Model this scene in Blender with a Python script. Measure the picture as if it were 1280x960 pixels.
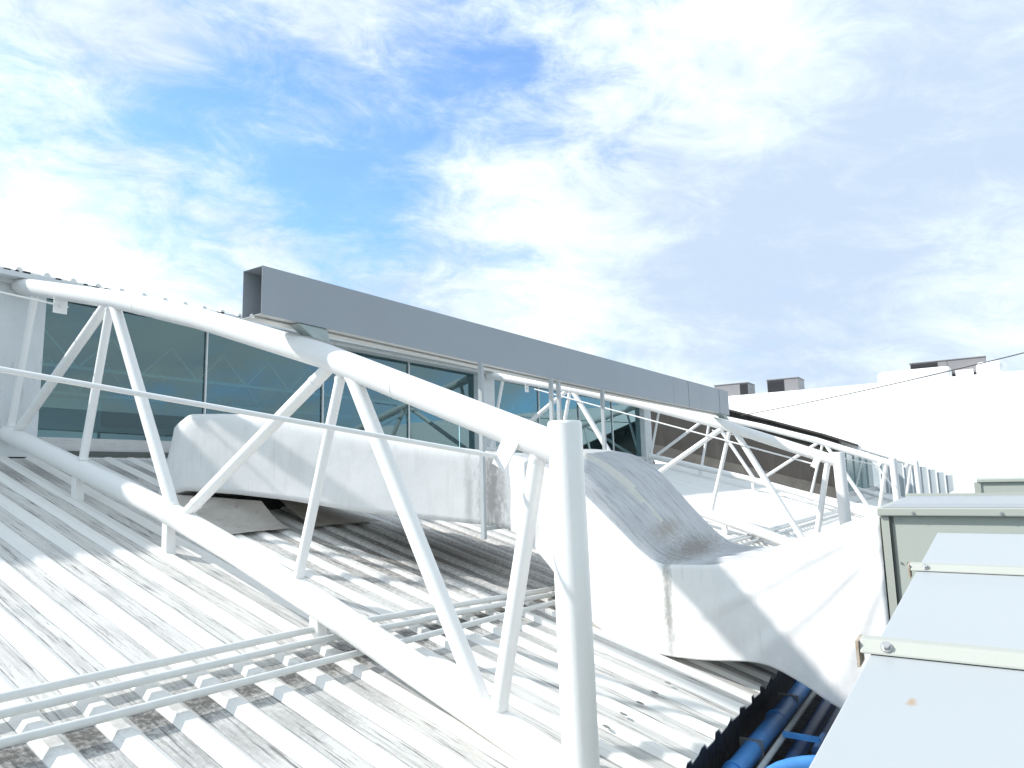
import bpy, bmesh, math, random
from mathutils import Vector, Matrix, noise
random.seed(7)
for o in list(bpy.data.objects): bpy.data.objects.remove(o)
S = bpy.context.scene
C = S.collection
R = math.radians

# ------------------------------------------------------------------ camera
cam_d = bpy.data.cameras.new('camera'); cam = bpy.data.objects.new('camera', cam_d); C.objects.link(cam)
S.camera = cam
vd = Vector((0.82642983, 0.54610613, 0.13704683)); rt = Vector((0.55408542, -0.83206407, -0.02566584))
up = Vector((-0.10001547, -0.09714666, 0.99023201))
cam.matrix_world = Matrix(((rt.x, up.x, -vd.x, 0), (rt.y, up.y, -vd.y, 0), (rt.z, up.z, -vd.z, 0), (0, 0, 0, 1)))
cam_d.sensor_fit = 'HORIZONTAL'; cam_d.sensor_width = 36
cam_d.lens = 860.62 / 1280 * 36
cam_d.clip_start = 0.05; cam_d.clip_end = 5000
S.render.resolution_x = 1024; S.render.resolution_y = 768
S.view_settings.view_transform = 'Standard'; S.view_settings.look = 'None'
S.view_settings.gamma = 1; S.view_settings.exposure = 1.12
S.render.engine = 'CYCLES'

# ------------------------------------------------------------------ sun and sky
SUN_AZ = 126; SUN_EL = 39
sd = Vector((math.cos(R(SUN_EL)) * math.cos(R(SUN_AZ)), math.cos(R(SUN_EL)) * math.sin(R(SUN_AZ)), math.sin(R(SUN_EL))))
sl = bpy.data.lights.new('sun', 'SUN'); sl.energy = 2.4; sl.angle = R(1.2); sl.color = (1, .975, .94)
so = bpy.data.objects.new('sun', sl); C.objects.link(so)
so.rotation_euler = sd.to_track_quat('Z', 'Y').to_euler()

W = bpy.data.worlds.new('World'); S.world = W; W.use_nodes = True
nt = W.node_tree; nt.nodes.clear()
def N(t, **k):
    n = nt.nodes.new(t)
    for a, v in k.items(): setattr(n, a, v)
    return n
def L(a, b): nt.links.new(a, b)
def mth(op, a, b=None, c=None, clamp=False):
    n = N('ShaderNodeMath', operation=op); n.use_clamp = clamp
    for i, v in enumerate((a, b, c)):
        if v is None: continue
        if isinstance(v, (int, float)): n.inputs[i].default_value = v
        else: L(v, n.inputs[i])
    return n.outputs[0]
out = N('ShaderNodeOutputWorld'); bg = N('ShaderNodeBackground'); L(bg.outputs[0], out.inputs[0])
sky = N('ShaderNodeTexSky', sky_type='NISHITA'); sky.sun_disc = False
sky.sun_elevation = R(SUN_EL); sky.sun_rotation = R(90 - SUN_AZ); sky.air_density = 1.0; sky.dust_density = 0.6; sky.ozone_density = 2.0
tc = N('ShaderNodeTexCoord')
sep = N('ShaderNodeSeparateXYZ'); L(tc.outputs['Generated'], sep.inputs[0])
nrm = N('ShaderNodeVectorMath', operation='NORMALIZE'); L(tc.outputs['Generated'], nrm.inputs[0])
SB = Matrix(((.58, -.81, -.10), (.80, .56, .22), (-.12, -.21, .97)))      # cloud streets: run level to the right, rise gently to the left
cmb = N('ShaderNodeCombineXYZ')
for k_ in range(3):
    dd_ = N('ShaderNodeVectorMath', operation='DOT_PRODUCT'); L(nrm.outputs[0], dd_.inputs[0]); dd_.inputs[1].default_value = SB[k_]
    L(dd_.outputs['Value'], cmb.inputs[k_])
def cloud_noise(scale, detail, rough, dist, rotz=0, sc=(1, 1, 1), loc=(0, 0, 0)):
    mp = N('ShaderNodeMapping'); mp.inputs['Rotation'].default_value = (0, 0, R(rotz)); mp.inputs['Scale'].default_value = sc
    mp.inputs['Location'].default_value = loc
    L(cmb.outputs[0], mp.inputs[0])
    n = N('ShaderNodeTexNoise'); n.inputs['Scale'].default_value = scale; n.inputs['Detail'].default_value = detail
    n.inputs['Roughness'].default_value = rough; n.inputs['Distortion'].default_value = dist
    L(mp.outputs[0], n.inputs['Vector']); return n.outputs[0]
n1 = cloud_noise(2.6, 12, .62, .35, 0, (1, 1, 2.6), (3.1, 1.2, 0))
n2 = cloud_noise(8.5, 10, .68, .5, 0, (1, 1, 2.0), (0, 4, 0))
def blob(px, py, width):     # soft cloud bank / clearing around one direction of the sky
    d = (vd + rt * ((px - 640) / 860.6) - up * ((py - 480) / 860.6)).normalized()
    vm = N('ShaderNodeVectorMath', operation='DOT_PRODUCT'); nv = N('ShaderNodeVectorMath', operation='NORMALIZE')
    L(tc.outputs['Generated'], nv.inputs[0]); L(nv.outputs[0], vm.inputs[0]); vm.inputs[1].default_value = d
    x = mth('MULTIPLY', mth('SUBTRACT', vm.outputs['Value'], 1.0), 1.0 / (1 - math.cos(R(width))))
    return mth('POWER', 2.718, x)
cov = mth('ADD', mth('MULTIPLY', mth('SUBTRACT', n1, .5), 2.6), mth('MULTIPLY', mth('SUBTRACT', n2, .5), 1.9))
cov = mth('ADD', cov, .66)
for px, py, w, a in ((330, 165, 7, -.42), (560, 150, 6, -.50), (450, 220, 9, -.38), (650, 60, 5, -.40), (330, 280, 6, .22), (30, 60, 4, -.35), (380, 200, 17, -.17), (250, 130, 7, -.15), (860, 220, 6, -.12),
                     (60, 330, 9, .55), (430, 20, 6, .5), (130, 20, 6, .35), (600, 270, 5.5, .50), (720, 370, 7, .35), (900, 90, 13, .55), (1180, 60, 12, .5), (1150, 330, 12, .5), (820, 300, 9, .35), (270, 250, 6, .16),(300,400,9,.25)):
    cov = mth('ADD', cov, mth('MULTIPLY', blob(px, py, w), a))
ramp = N('ShaderNodeMapRange', interpolation_type='SMOOTHSTEP'); ramp.inputs['From Min'].default_value = -.25; ramp.inputs['From Max'].default_value = 1.0
ramp.inputs['To Min'].default_value = .17
L(cov, ramp.inputs['Value'])
# cloud brightness: white thick parts, pale lavender thin parts
n3 = cloud_noise(3.2, 8, .6, .5, 0, (1, 1, 3.4), (7, 2, 0))
whi = mth('ADD', mth('MULTIPLY', mth('SUBTRACT', n3, .5), 1.5), .68)  # high base leaves the unseen sky whiter, lifting and neutralising ambient light
for px, py, w, a in ((40, 330, 11, .45), (450, 30, 9, .1), (640, 280, 5, .25), (880, 90, 9, .3), (300, 150, 16, -.45), (500, 330, 9, -.25), (700, 370, 6, .4), (1200, 325, 4, .25), (1130, 200, 13, -.42), (850, 270, 8, -.45), (1000, 400, 9, -.35), (1250, 120, 8, -.2), (740, 140, 6, -.2)):
    whi = mth('ADD', whi, mth('MULTIPLY', blob(px, py, w), a))
whi = mth('ADD', whi, mth('MULTIPLY', mth('SUBTRACT', n2, .5), 1.6))
mr2 = N('ShaderNodeMapRange', interpolation_type='SMOOTHSTEP'); mr2.inputs['From Min'].default_value = 0; mr2.inputs['From Max'].default_value = 1.1
L(whi, mr2.inputs['Value'])
cc = N('ShaderNodeMix', data_type='RGBA'); cc.inputs['A'].default_value = (1.95, 2.4, 3.0, 1); cc.inputs['B'].default_value = (3.35, 3.7, 3.72, 1)
L(mr2.outputs[0], cc.inputs['Factor'])
skc = N('ShaderNodeMix', data_type='RGBA', blend_type='MULTIPLY'); skc.inputs['Factor'].default_value = 1
L(sky.outputs[0], skc.inputs['A']); skc.inputs['B'].default_value = (.50, .76, .98, 1)
mx = N('ShaderNodeMix', data_type='RGBA'); L(ramp.outputs[0], mx.inputs['Factor']); L(skc.outputs['Result'], mx.inputs['A']); L(cc.outputs['Result'], mx.inputs['B'])
L(mx.outputs['Result'], bg.inputs[0]); bg.inputs[1].default_value = 0.15

# ------------------------------------------------------------------ materials
def mat(name, color, rough=.5, metal=0, noise_amt=0, noise_scale=4, streak=None, bump=0, bump_scale=30, dark=None, thr=(.45, .7), spec=.5, spots=None):
    """base colour + soft variation + streaks (object space scale) + bump"""
    m = bpy.data.materials.new(name); m.use_nodes = True; t = m.node_tree; b = t.nodes['Principled BSDF']
    b.inputs['Roughness'].default_value = rough; b.inputs['Metallic'].default_value = metal
    b.inputs['Specular IOR Level'].default_value = spec
    tcn = t.nodes.new('ShaderNodeTexCoord'); col = None
    def nz(scale3, detail=6, rough_=.6):
        mp = t.nodes.new('ShaderNodeMapping'); mp.inputs['Scale'].default_value = scale3; t.links.new(tcn.outputs['Object'], mp.inputs[0])
        n = t.nodes.new('ShaderNodeTexNoise'); n.inputs['Scale'].default_value = 1; n.inputs['Detail'].default_value = detail; n.inputs['Roughness'].default_value = rough_
        t.links.new(mp.outputs[0], n.inputs['Vector']); return n.outputs[0]
    def mixc(fac, a, bcol):
        x = t.nodes.new('ShaderNodeMix'); x.data_type = 'RGBA'
        if isinstance(fac, float): x.inputs['Factor'].default_value = fac
        else: t.links.new(fac, x.inputs['Factor'])
        if isinstance(a, tuple): x.inputs['A'].default_value = a + (1,)
        else: t.links.new(a, x.inputs['A'])
        x.inputs['B'].default_value = bcol + (1,)
        return x.outputs['Result']
    def rng(v, a, bb, mx=1.0):
        r = t.nodes.new('ShaderNodeMapRange'); r.inputs['From Min'].default_value = a; r.inputs['From Max'].default_value = bb; r.inputs['To Max'].default_value = mx
        t.links.new(v, r.inputs['Value']); return r.outputs[0]
    col = tuple(color)
    dk = dark or tuple(c * .55 for c in color)
    if noise_amt: col = mixc(rng(nz((noise_scale,) * 3), .35, .75, noise_amt), col, dk)
    if streak:
        for (sc, a, bb, amt, dc) in streak: col = mixc(rng(nz(sc, 8, .7), a, bb, amt), col, dc)
    if spots:      # local stain: centre, half sizes, amount, colour
        for (cx, cy, cz, wx, wy, wz, amt, dc) in spots:
            sx = t.nodes.new('ShaderNodeVectorMath'); sx.operation = 'SUBTRACT'; t.links.new(tcn.outputs['Object'], sx.inputs[0]); sx.inputs[1].default_value = (cx, cy, cz)
            dv = t.nodes.new('ShaderNodeVectorMath'); dv.operation = 'DIVIDE'; t.links.new(sx.outputs[0], dv.inputs[0]); dv.inputs[1].default_value = (wx, wy, wz)
            ln = t.nodes.new('ShaderNodeVectorMath'); ln.operation = 'LENGTH'; t.links.new(dv.outputs[0], ln.inputs[0])
            ad = t.nodes.new('ShaderNodeMath'); ad.operation = 'ADD'; t.links.new(ln.outputs['Value'], ad.inputs[0])
            nn = nz((22, 22, 9), 8, .75)
            mm = t.nodes.new('ShaderNodeMath'); mm.operation = 'MULTIPLY_ADD'; t.links.new(nn, mm.inputs[0]); mm.inputs[1].default_value = 2.6; mm.inputs[2].default_value = -1.3
            t.links.new(mm.outputs[0], ad.inputs[1])
            f = t.nodes.new('ShaderNodeMapRange'); f.inputs['From Min'].default_value = 1.15; f.inputs['From Max'].default_value = .25; f.inputs['To Max'].default_value = amt
            t.links.new(ad.outputs[0], f.inputs['Value']); col = mixc(f.outputs[0], col, dc)
    if isinstance(col, tuple): b.inputs['Base Color'].default_value = col + (1,)
    else: t.links.new(col, b.inputs['Base Color'])
    if bump:
        bn = t.nodes.new('ShaderNodeBump'); bn.inputs['Strength'].default_value = 1; bn.inputs['Distance'].default_value = bump
        t.links.new(nz((bump_scale,) * 3, 5), bn.inputs['Height']); t.links.new(bn.outputs[0], b.inputs['Normal'])
    return m
M = {}
M['white'] = mat('white_paint', (.84, .83, .81), .38, noise_amt=.12, noise_scale=3, dark=(.66, .66, .64), bump=.0015, bump_scale=25,
                 streak=[((30, 6, 30), .66, .8, .35, (.5, .49, .46))])
M['rib'] = mat('roof_rib_paint', (.79, .775, .74), .6, noise_amt=.25, noise_scale=2.2, dark=(.6, .6, .57), bump=.002, bump_scale=30,
               streak=[((26, .8, .6), .62, .74, .5, (.42, .41, .38)), ((60, 14, 3), .69, .76, .6, (.16, .15, .13)), ((30, .5, .4), .60, .66, .5, (.22, .21, .19))],
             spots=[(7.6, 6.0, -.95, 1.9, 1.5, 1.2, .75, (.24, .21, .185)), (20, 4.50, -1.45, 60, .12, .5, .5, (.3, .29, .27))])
M['pan'] = mat('roof_pan_dirt', (.65, .64, .61), .8, noise_amt=.6, noise_scale=1.6, dark=(.47, .46, .435), bump=.003, bump_scale=40,
               streak=[((22, .7, .5), .48, .66, .58, (.28, .275, .262)), ((42, 1.5, .8), .545, .64, .9, (.085, .08, .074)), ((90, 5, 2), .60, .68, .8, (.05, .047, .042)), ((3.2, 1.5, 3), .60, .72, .35, (.60, .56, .44)),
                       ((34, 9, 3), .66, .73, .85, (.05, .045, .04))],
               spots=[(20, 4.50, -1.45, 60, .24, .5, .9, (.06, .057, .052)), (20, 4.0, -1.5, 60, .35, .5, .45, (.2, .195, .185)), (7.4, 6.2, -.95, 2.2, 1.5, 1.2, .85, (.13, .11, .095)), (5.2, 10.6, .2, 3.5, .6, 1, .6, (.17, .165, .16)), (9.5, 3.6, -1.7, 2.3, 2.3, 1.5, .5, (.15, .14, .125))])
M['foot'] = mat('rib_foot_grime', (.50, .50, .49), .85, noise_amt=.9, noise_scale=2.5, dark=(.22, .215, .21), streak=[((20, 2.2, 1), .46, .62, .8, (.09, .085, .08))])
M['conduit'] = mat('conduit_paint', (.66, .67, .655), .5, noise_amt=.4, noise_scale=9, dark=(.5, .5, .48), streak=[((8, 60, 60), .66, .75, .5, (.25, .24, .22))])
M['membrane'] = mat('white_membrane', (.83, .82, .80), .6, noise_amt=.6, noise_scale=1.7, dark=(.69, .685, .67), bump=.006, bump_scale=4.5,
                    streak=[((5, 5, 1.1), .5, .7, .35, (.60, .59, .575)), ((14, 14, 1.6), .58, .73, .4, (.46, .45, .43)), ((50, 50, 30), .70, .78, .4, (.3, .29, .27))],
                    spots=[(7.06, 2.80, -1.35, .30, .055, .75, .75, (.22, .21, .19)), (7.0, 4.96, -.15, .30, .16, .85, .75, (.22, .21, .2)), (6.85, 5.22, -.2, .2, .06, .7, .4, (.3, .3, .28)),
                           (7.1, 4.5, -.55, .25, .35, .3, .35, (.4, .39, .36))])
M['membrane_w'] = mat('white_duct_wrap', (.80, .80, .79), .5, noise_amt=.3, noise_scale=2.5, dark=(.7, .7, .69), bump=.01, bump_scale=5)
M['weather'] = mat('weathered_coating', (.52, .525, .53), .7, noise_amt=.7, noise_scale=3, dark=(.40, .405, .41), bump=.006, bump_scale=14,
                   streak=[((20, 1.8, 2.5), .50, .66, .65, (.22, .22, .22)), ((60, 4, 6), .60, .68, .6, (.13, .125, .12)), ((40, 9, 12), .62, .74, .5, (.56, .55, .52))],
                   spots=[(7.9, 2.75, -.82, .9, .22, .25, .8, (.20, .18, .15)), (7.75, 3.05, -.6, .5, .12, .2, .6, (.27, .23, .18)), (8.6, 2.45, -.86, .5, .25, .2, .5, (.33, .33, .33))])
M['cream'] = mat('painted_sunlit_strip', (.60, .585, .535), .7, noise_amt=.6, noise_scale=7, dark=(.5, .48, .4), bump=.004, bump_scale=30)  # sunlit strip on the duct ridge, its brightness put into the colour
M['flash'] = mat('stained_flashing', (.54, .50, .45), .7, noise_amt=.6, noise_scale=3, dark=(.28, .245, .21), bump=.01, bump_scale=7,
                 streak=[((12, 12, 5), .58, .68, .6, (.22, .19, .16))])
M['grey'] = mat('grey_painted_sheet', (.33, .36, .39), .42, noise_amt=.35, noise_scale=.9, dark=(.275, .30, .32), spec=.4, bump=.004, bump_scale=1.6)
M['greylite'] = mat('beam_underside', (.55, .55, .53), .5, noise_amt=.4, noise_scale=6, dark=(.4, .4, .38))
M['post'] = mat('grey_post_paint', (.42, .45, .46), .45, noise_amt=.2, noise_scale=6)
M['pier'] = mat('pier_plaster', (.68, .70, .70), .7, noise_amt=.5, noise_scale=3, dark=(.54, .56, .56), bump=.004, bump_scale=20,
                streak=[((9, 9, 2.5), .60, .72, .6, (.38, .39, .38)), ((40, 40, 22), .68, .75, .7, (.16, .16, .15))])
M['curb'] = mat('stained_curb', (.58, .57, .56), .8, noise_amt=.6, noise_scale=3, dark=(.4, .39, .38), streak=[((2, 2, 30), .56, .70, .8, (.22, .2, .2))])
M['dark'] = mat('black_gap', (.012, .012, .014), .8)
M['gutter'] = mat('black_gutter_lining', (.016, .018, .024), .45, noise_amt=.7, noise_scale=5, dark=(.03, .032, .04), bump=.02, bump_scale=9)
M['brown'] = mat('stained_brown_wall', (.055, .050, .045), .85, noise_amt=.6, noise_scale=.5, dark=(.026, .024, .022), bump=.01, bump_scale=6,
                 streak=[((1.2, 1.6, .35), .50, .68, .5, (.095, .09, .082)), ((2, 6, .6), .58, .7, .4, (.07, .06, .05))])
M['brownlow'] = mat('limewashed_wall_foot', (.13, .122, .11), .85, noise_amt=.8, noise_scale=1.6, dark=(.06, .056, .05))
M['tealwall'] = mat('teal_glazing_far', (.085, .20, .20), .18, noise_amt=.4, noise_scale=2, dark=(.06, .15, .15), streak=[((9, 9, .7), .58, .7, .4, (.25, .38, .37))])
M['ribwall'] = mat('grey_ribbed_panel', (.45, .49, .51), .5, noise_amt=.5, noise_scale=1, dark=(.33, .37, .40))
M['building'] = mat('white_building_roof', (.84, .84, .83), .6, noise_amt=.12, noise_scale=.3, dark=(.78, .78, .77))
M['ahu'] = mat('sage_cabinet_paint', (.42, .45, .40), .45, noise_amt=.25, noise_scale=1.2, dark=(.38, .41, .36), spec=.4, streak=[((8, 8, 2), .62, .75, .25, (.36, .38, .34))])
M['ahulid'] = mat('cabinet_lid_paint', (.40, .42, .37), .42, noise_amt=.3, noise_scale=2, dark=(.37, .39, .34))
M['ahutop'] = mat('cabinet_roof_sheet', (.30, .315, .33), .35, noise_amt=.3, noise_scale=1.5, dark=(.32, .35, .38), streak=[((60, 1.5, 10), .58, .72, .3, (.4, .43, .46))])
M['unittop'] = mat('pale_blue_unit_top', (.42, .445, .455), .42, noise_amt=.35, noise_scale=.9, dark=(.39, .415, .425), spec=.35,
                   streak=[((3, 30, 30), .62, .78, .25, (.36, .4, .44)), ((70, 70, 70), .74, .8, .4, (.4, .4, .38))], spots=[(1.50, .135, -.42, .030, .009, .06, .8, (.40, .25, .12))])
M['bar'] = mat('cream_strap', (.42, .43, .385), .5, noise_amt=.3, noise_scale=6, dark=(.37, .38, .33), streak=[((25, 25, 25), .72, .8, .5, (.33, .25, .17))])
M['bolt'] = mat('zinc_bolt', (.5, .5, .49), .35, .7, noise_amt=.5, noise_scale=60)
M['rust'] = mat('rusty_bracket', (.34, .25, .18), .8, noise_amt=.8, noise_scale=40, dark=(.6, .55, .48))
M['blue'] = mat('blue_pipe_paint', (.08, .31, .74), .45, noise_amt=.6, noise_scale=7, dark=(.05, .21, .55),
                streak=[((25, 25, 25), .63, .70, .6, (.22, .38, .62)), ((14, 14, 14), .72, .77, .5, (.45, .16, .25))])
M['darkblue'] = mat('dark_blue_pipe', (.03, .085, .22), .5, noise_amt=.6, noise_scale=8)
M['gpipe'] = mat('grey_pipe', (.42, .46, .47), .5, noise_amt=.5, noise_scale=12)
M['concrete'] = mat('concrete_floor', (.30, .30, .32), .9, noise_amt=.6, noise_scale=3)
M['hvac'] = mat('hvac_grey_cabinet', (.25, .24, .245), .5, noise_amt=.4, noise_scale=.8, dark=(.2, .19, .195))
M['grille'] = mat('black_grille', (.018, .018, .022), .6)
M['cable'] = mat('cable_black', (.05, .045, .05), .7)
M['ground'] = mat('ground_asphalt', (.06, .06, .058), .95, noise_amt=.5, noise_scale=.05)
M['inside'] = mat('interior_grey', (.62, .68, .66), .8, noise_amt=.5, noise_scale=.5)
M['insidedark'] = mat('interior_dark', (.03, .05, .06), .8)
M['insidelite'] = mat('interior_pale', (.62, .68, .66), .7)
M['slit'] = mat('dark_groove', (.10, .11, .10), .8)
# tinted reflective glass
g = bpy.data.materials.new('teal_glass'); g.use_nodes = True; t = g.node_tree; t.nodes.clear()
o_ = t.nodes.new('ShaderNodeOutputMaterial'); mxs = t.nodes.new('ShaderNodeMixShader'); tr = t.nodes.new('ShaderNodeBsdfTransparent'); gl = t.nodes.new('ShaderNodeBsdfGlossy')
tr.inputs[0].default_value = (.38, .66, .72, 1); gl.inputs[0].default_value = (.66, .95, 1.0, 1); gl.inputs['Roughness'].default_value = .012
fr = t.nodes.new('ShaderNodeFresnel'); fr.inputs[0].default_value = 1.75
fm = t.nodes.new('ShaderNodeMath'); fm.operation = 'MULTIPLY_ADD'; t.links.new(fr.outputs[0], fm.inputs[0]); fm.inputs[1].default_value = 1.0; fm.inputs[2].default_value = .085
t.links.new(fm.outputs[0], mxs.inputs[0]); t.links.new(tr.outputs[0], mxs.inputs[1]); t.links.new(gl.outputs[0], mxs.inputs[2]); t.links.new(mxs.outputs[0], o_.inputs[0])
M['glass'] = g

# ------------------------------------------------------------------ mesh helpers
def obj(name, bm, m, parent=None, smooth=False):
    me = bpy.data.meshes.new(name); bm.normal_update(); bm.to_mesh(me); bm.free()
    for x in (m if isinstance(m, (list, tuple)) else [m]): me.materials.append(x)
    if smooth:
        for p in me.polygons:
            if len(p.vertices) <= 4: p.use_smooth = True
    o = bpy.data.objects.new(name, me); C.objects.link(o)
    if parent is not None: o.parent = parent
    return o
def tag(o, label=None, cat=None, group=None, kind=None):
    if label: o['label'] = label
    if cat: o['category'] = cat
    if group: o['group'] = group
    if kind: o['kind'] = kind
    return o
def empty(name, loc=(0, 0, 0)):
    o = bpy.data.objects.new(name, None); o.location = loc; C.objects.link(o); return o
def box(bm, x0, x1, y0, y1, z0, z1, mi=0):
    v = [bm.verts.new(p) for p in ((x0, y0, z0), (x1, y0, z0), (x1, y1, z0), (x0, y1, z0), (x0, y0, z1), (x1, y0, z1), (x1, y1, z1), (x0, y1, z1))]
    for f in ((0, 3, 2, 1), (4, 5, 6, 7), (0, 1, 5, 4), (1, 2, 6, 5), (2, 3, 7, 6), (3, 0, 4, 7)):
        q = bm.faces.new([v[i] for i in f]); q.material_index = mi
def hexa(bm, P, mi=0):    # P: 8 corners, bottom 4 then top 4
    v = [bm.verts.new(p) for p in P]
    for f in ((0, 3, 2, 1), (4, 5, 6, 7), (0, 1, 5, 4), (1, 2, 6, 5), (2, 3, 7, 6), (3, 0, 4, 7)):
        q = bm.faces.new([v[i] for i in f]); q.material_index = mi
def bar(bm, a, b, w, h, upv=Vector((0, 0, 1)), mi=0):
    a, b = Vector(a), Vector(b); d = (b - a).normalized(); s = d.cross(upv)
    if s.length < 1e-3: s = d.cross(Vector((0, 1, 0)))
    s.normalize(); u = s.cross(d).normalized()
    P = [p + s * i * w / 2 + u * j * h / 2 for p in (a, b) for i, j in ((-1, -1), (1, -1), (1, 1), (-1, 1))]
    hexa(bm, [P[0], P[1], P[2], P[3], P[4], P[5], P[6], P[7]], mi)
def tube(bm, pts, r, seg=20, caps=True, r1=None, mi=0):
    pts = [Vector(p) for p in pts]; n = len(pts); rings = []
    d0 = (pts[1] - pts[0]).normalized(); ref = Vector((0, 0, 1)) if abs(d0.z) < .9 else Vector((1, 0, 0))
    s0 = d0.cross(ref).normalized()
    for i, p in enumerate(pts):
        din = (p - pts[i - 1]).normalized() if i else d0
        dout = (pts[i + 1] - p).normalized() if i < n - 1 else din
        t_ = (din + dout).normalized(); s0 = (s0 - t_ * s0.dot(t_)).normalized(); u = t_.cross(s0)
        rr = r if r1 is None else r + (r1 - r) * i / (n - 1)
        k = 1 / max(.3, t_.dot(din))
        # widen only in the bend plane
        bend = (dout - din); ring = []
        for j in range(seg):
            a = 2 * math.pi * j / seg; q = (s0 * math.cos(a) + u * math.sin(a)) * rr
            if bend.length > 1e-4 and k > 1.001:
                bd = (bend - t_ * bend.dot(t_)).normalized(); q = q + bd * q.dot(bd) * (k - 1)
            ring.append(bm.verts.new(p + q))
        rings.append(ring)
    for a, b in zip(rings, rings[1:]):
        for j in range(seg):
            f = bm.faces.new((a[j], a[(j + 1) % seg], b[(j + 1) % seg], b[j])); f.material_index = mi
    if caps:
        bm.faces.new([bm.verts.new(v.co) for v in rings[0][::-1]]).material_index = mi; bm.faces.new([bm.verts.new(v.co) for v in rings[-1]]).material_index = mi
def fix(bm): bmesh.ops.recalc_face_normals(bm, faces=bm.faces)
def one(name, m, parent, fn, smooth=False, fixn=True):
    bm = bmesh.new(); fn(bm)
    if fixn: fix(bm)
    return obj(name, bm, m, parent, smooth)
def bevel(bm, w, seg=2):
    bmesh.ops.bevel(bm, geom=list(bm.edges), offset=w, segments=seg, affect='EDGES', profile=.5)
def roofz(y): return .278 * y - 2.69

# ------------------------------------------------------------------ ground
bm = bmesh.new(); 
vs = [bm.verts.new(p) for p in ((-900, -900, -9), (900, -900, -9), (900, 900, -9), (-900, 900, -9))]; bm.faces.new(vs)
tag(obj('ground', bm, M['ground']), kind='structure')

# ------------------------------------------------------------------ metal roof: trapezoid-ribbed sheets
roof = empty('metal_roof', (0, 0, 0)); tag(roof, kind='structure')
P_ = .36; X_R0 = 3.34 - .36 * 18          # a rib's left foot falls on X = 3.34
prof = [(0, 0), (.050, .030), (.130, .030), (.18, 0), (.188, 0), (.353, 0)]
def sheet(x0, nr, ys, y_end):
    bm = bmesh.new()
    xs = []
    for k in range(nr):
        for a, h in prof: xs.append((x0 + k * P_ + a, h))
    xs.append((x0 + nr * P_ + .004, 0.0))
    xs.insert(0, (x0 - .001, 0)) if False else None
    rows = []
    for y in ys:
        yy = y
        row = []
        for i, (x, h) in enumerate(xs):
            n_ = noise.noise(Vector((x * .9, y * .7, 3.1)))
            n2_ = noise.noise(Vector((x * 4, y * 2.2, 9)))
            ye = y + (noise.noise(Vector((x * 9, 0, 5))) * .045 if y == ys[0] else 0)
            row.append(bm.verts.new((x + n2_ * .004, ye, roofz(y) + h + n_ * .008 + n2_ * .004 - (.012 if (y == ys[0] and h == 0) else 0))))
        rows.append(row)
    for a, b in zip(rows, rows[1:]):
        for i in range(len(xs) - 1):
            f = bm.faces.new((a[i], a[i + 1], b[i + 1], b[i]))
            f.material_index = (2 if xs[i + 1][0] - xs[i][0] < .0115 else 1) if (xs[i][1] == 0 and xs[i + 1][1] == 0) else 0
    # edge thickness at the gutter
    low = []
    for v in rows[0]: low.append(bm.verts.new(v.co + Vector((0, .004, -.014))))
    for i in range(len(low) - 1):
        f = bm.faces.new((low[i], low[i + 1], rows[0][i + 1], rows[0][i])); f.material_index = 1
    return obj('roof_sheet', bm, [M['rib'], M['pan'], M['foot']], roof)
ysn = [1.98 + (11.45 - 1.98) * (i / 22) for i in range(23)]
ysf = [1.98 + (11.45 - 1.98) * (i / 6) for i in range(7)]
x = X_R0
while x < 50:
    near = x < 13
    o = sheet(x, 3, ysn if near else ysf, 0)
    x += 3 * P_
# lapped seam strip on the rib by the column and coating patches
def patch(cx, cy, r):
    bm = bmesh.new(); c = bm.verts.new((cx, cy, roofz(cy) + .036)); ring = []
    for j in range(14):
        a = j / 14 * 6.283; rr = r * (1 + .35 * noise.noise(Vector((cx * 5 + math.cos(a), cy + math.sin(a), 2))))
        ring.append(bm.verts.new((cx + math.cos(a) * rr * .8, cy + math.sin(a) * rr * 1.15, roofz(cy + math.sin(a) * rr * 1.15) + .0345)))
    for j in range(14): bm.faces.new((c, ring[j], ring[(j + 1) % 14]))
    fix(bm); obj('roof_patch', bm, M['slitgrey'], roof)
M['slitgrey'] = mat('grey_sealant', (.26, .26, .255), .8, noise_amt=.8, noise_scale=40, dark=(.12, .12, .115))
for k in range(5):
    xr = X_R0 + P_ * (31 + k) + .09 - P_ * 6
    patch(5.17 + .33 * k - .04, 2.59, .03)

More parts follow.
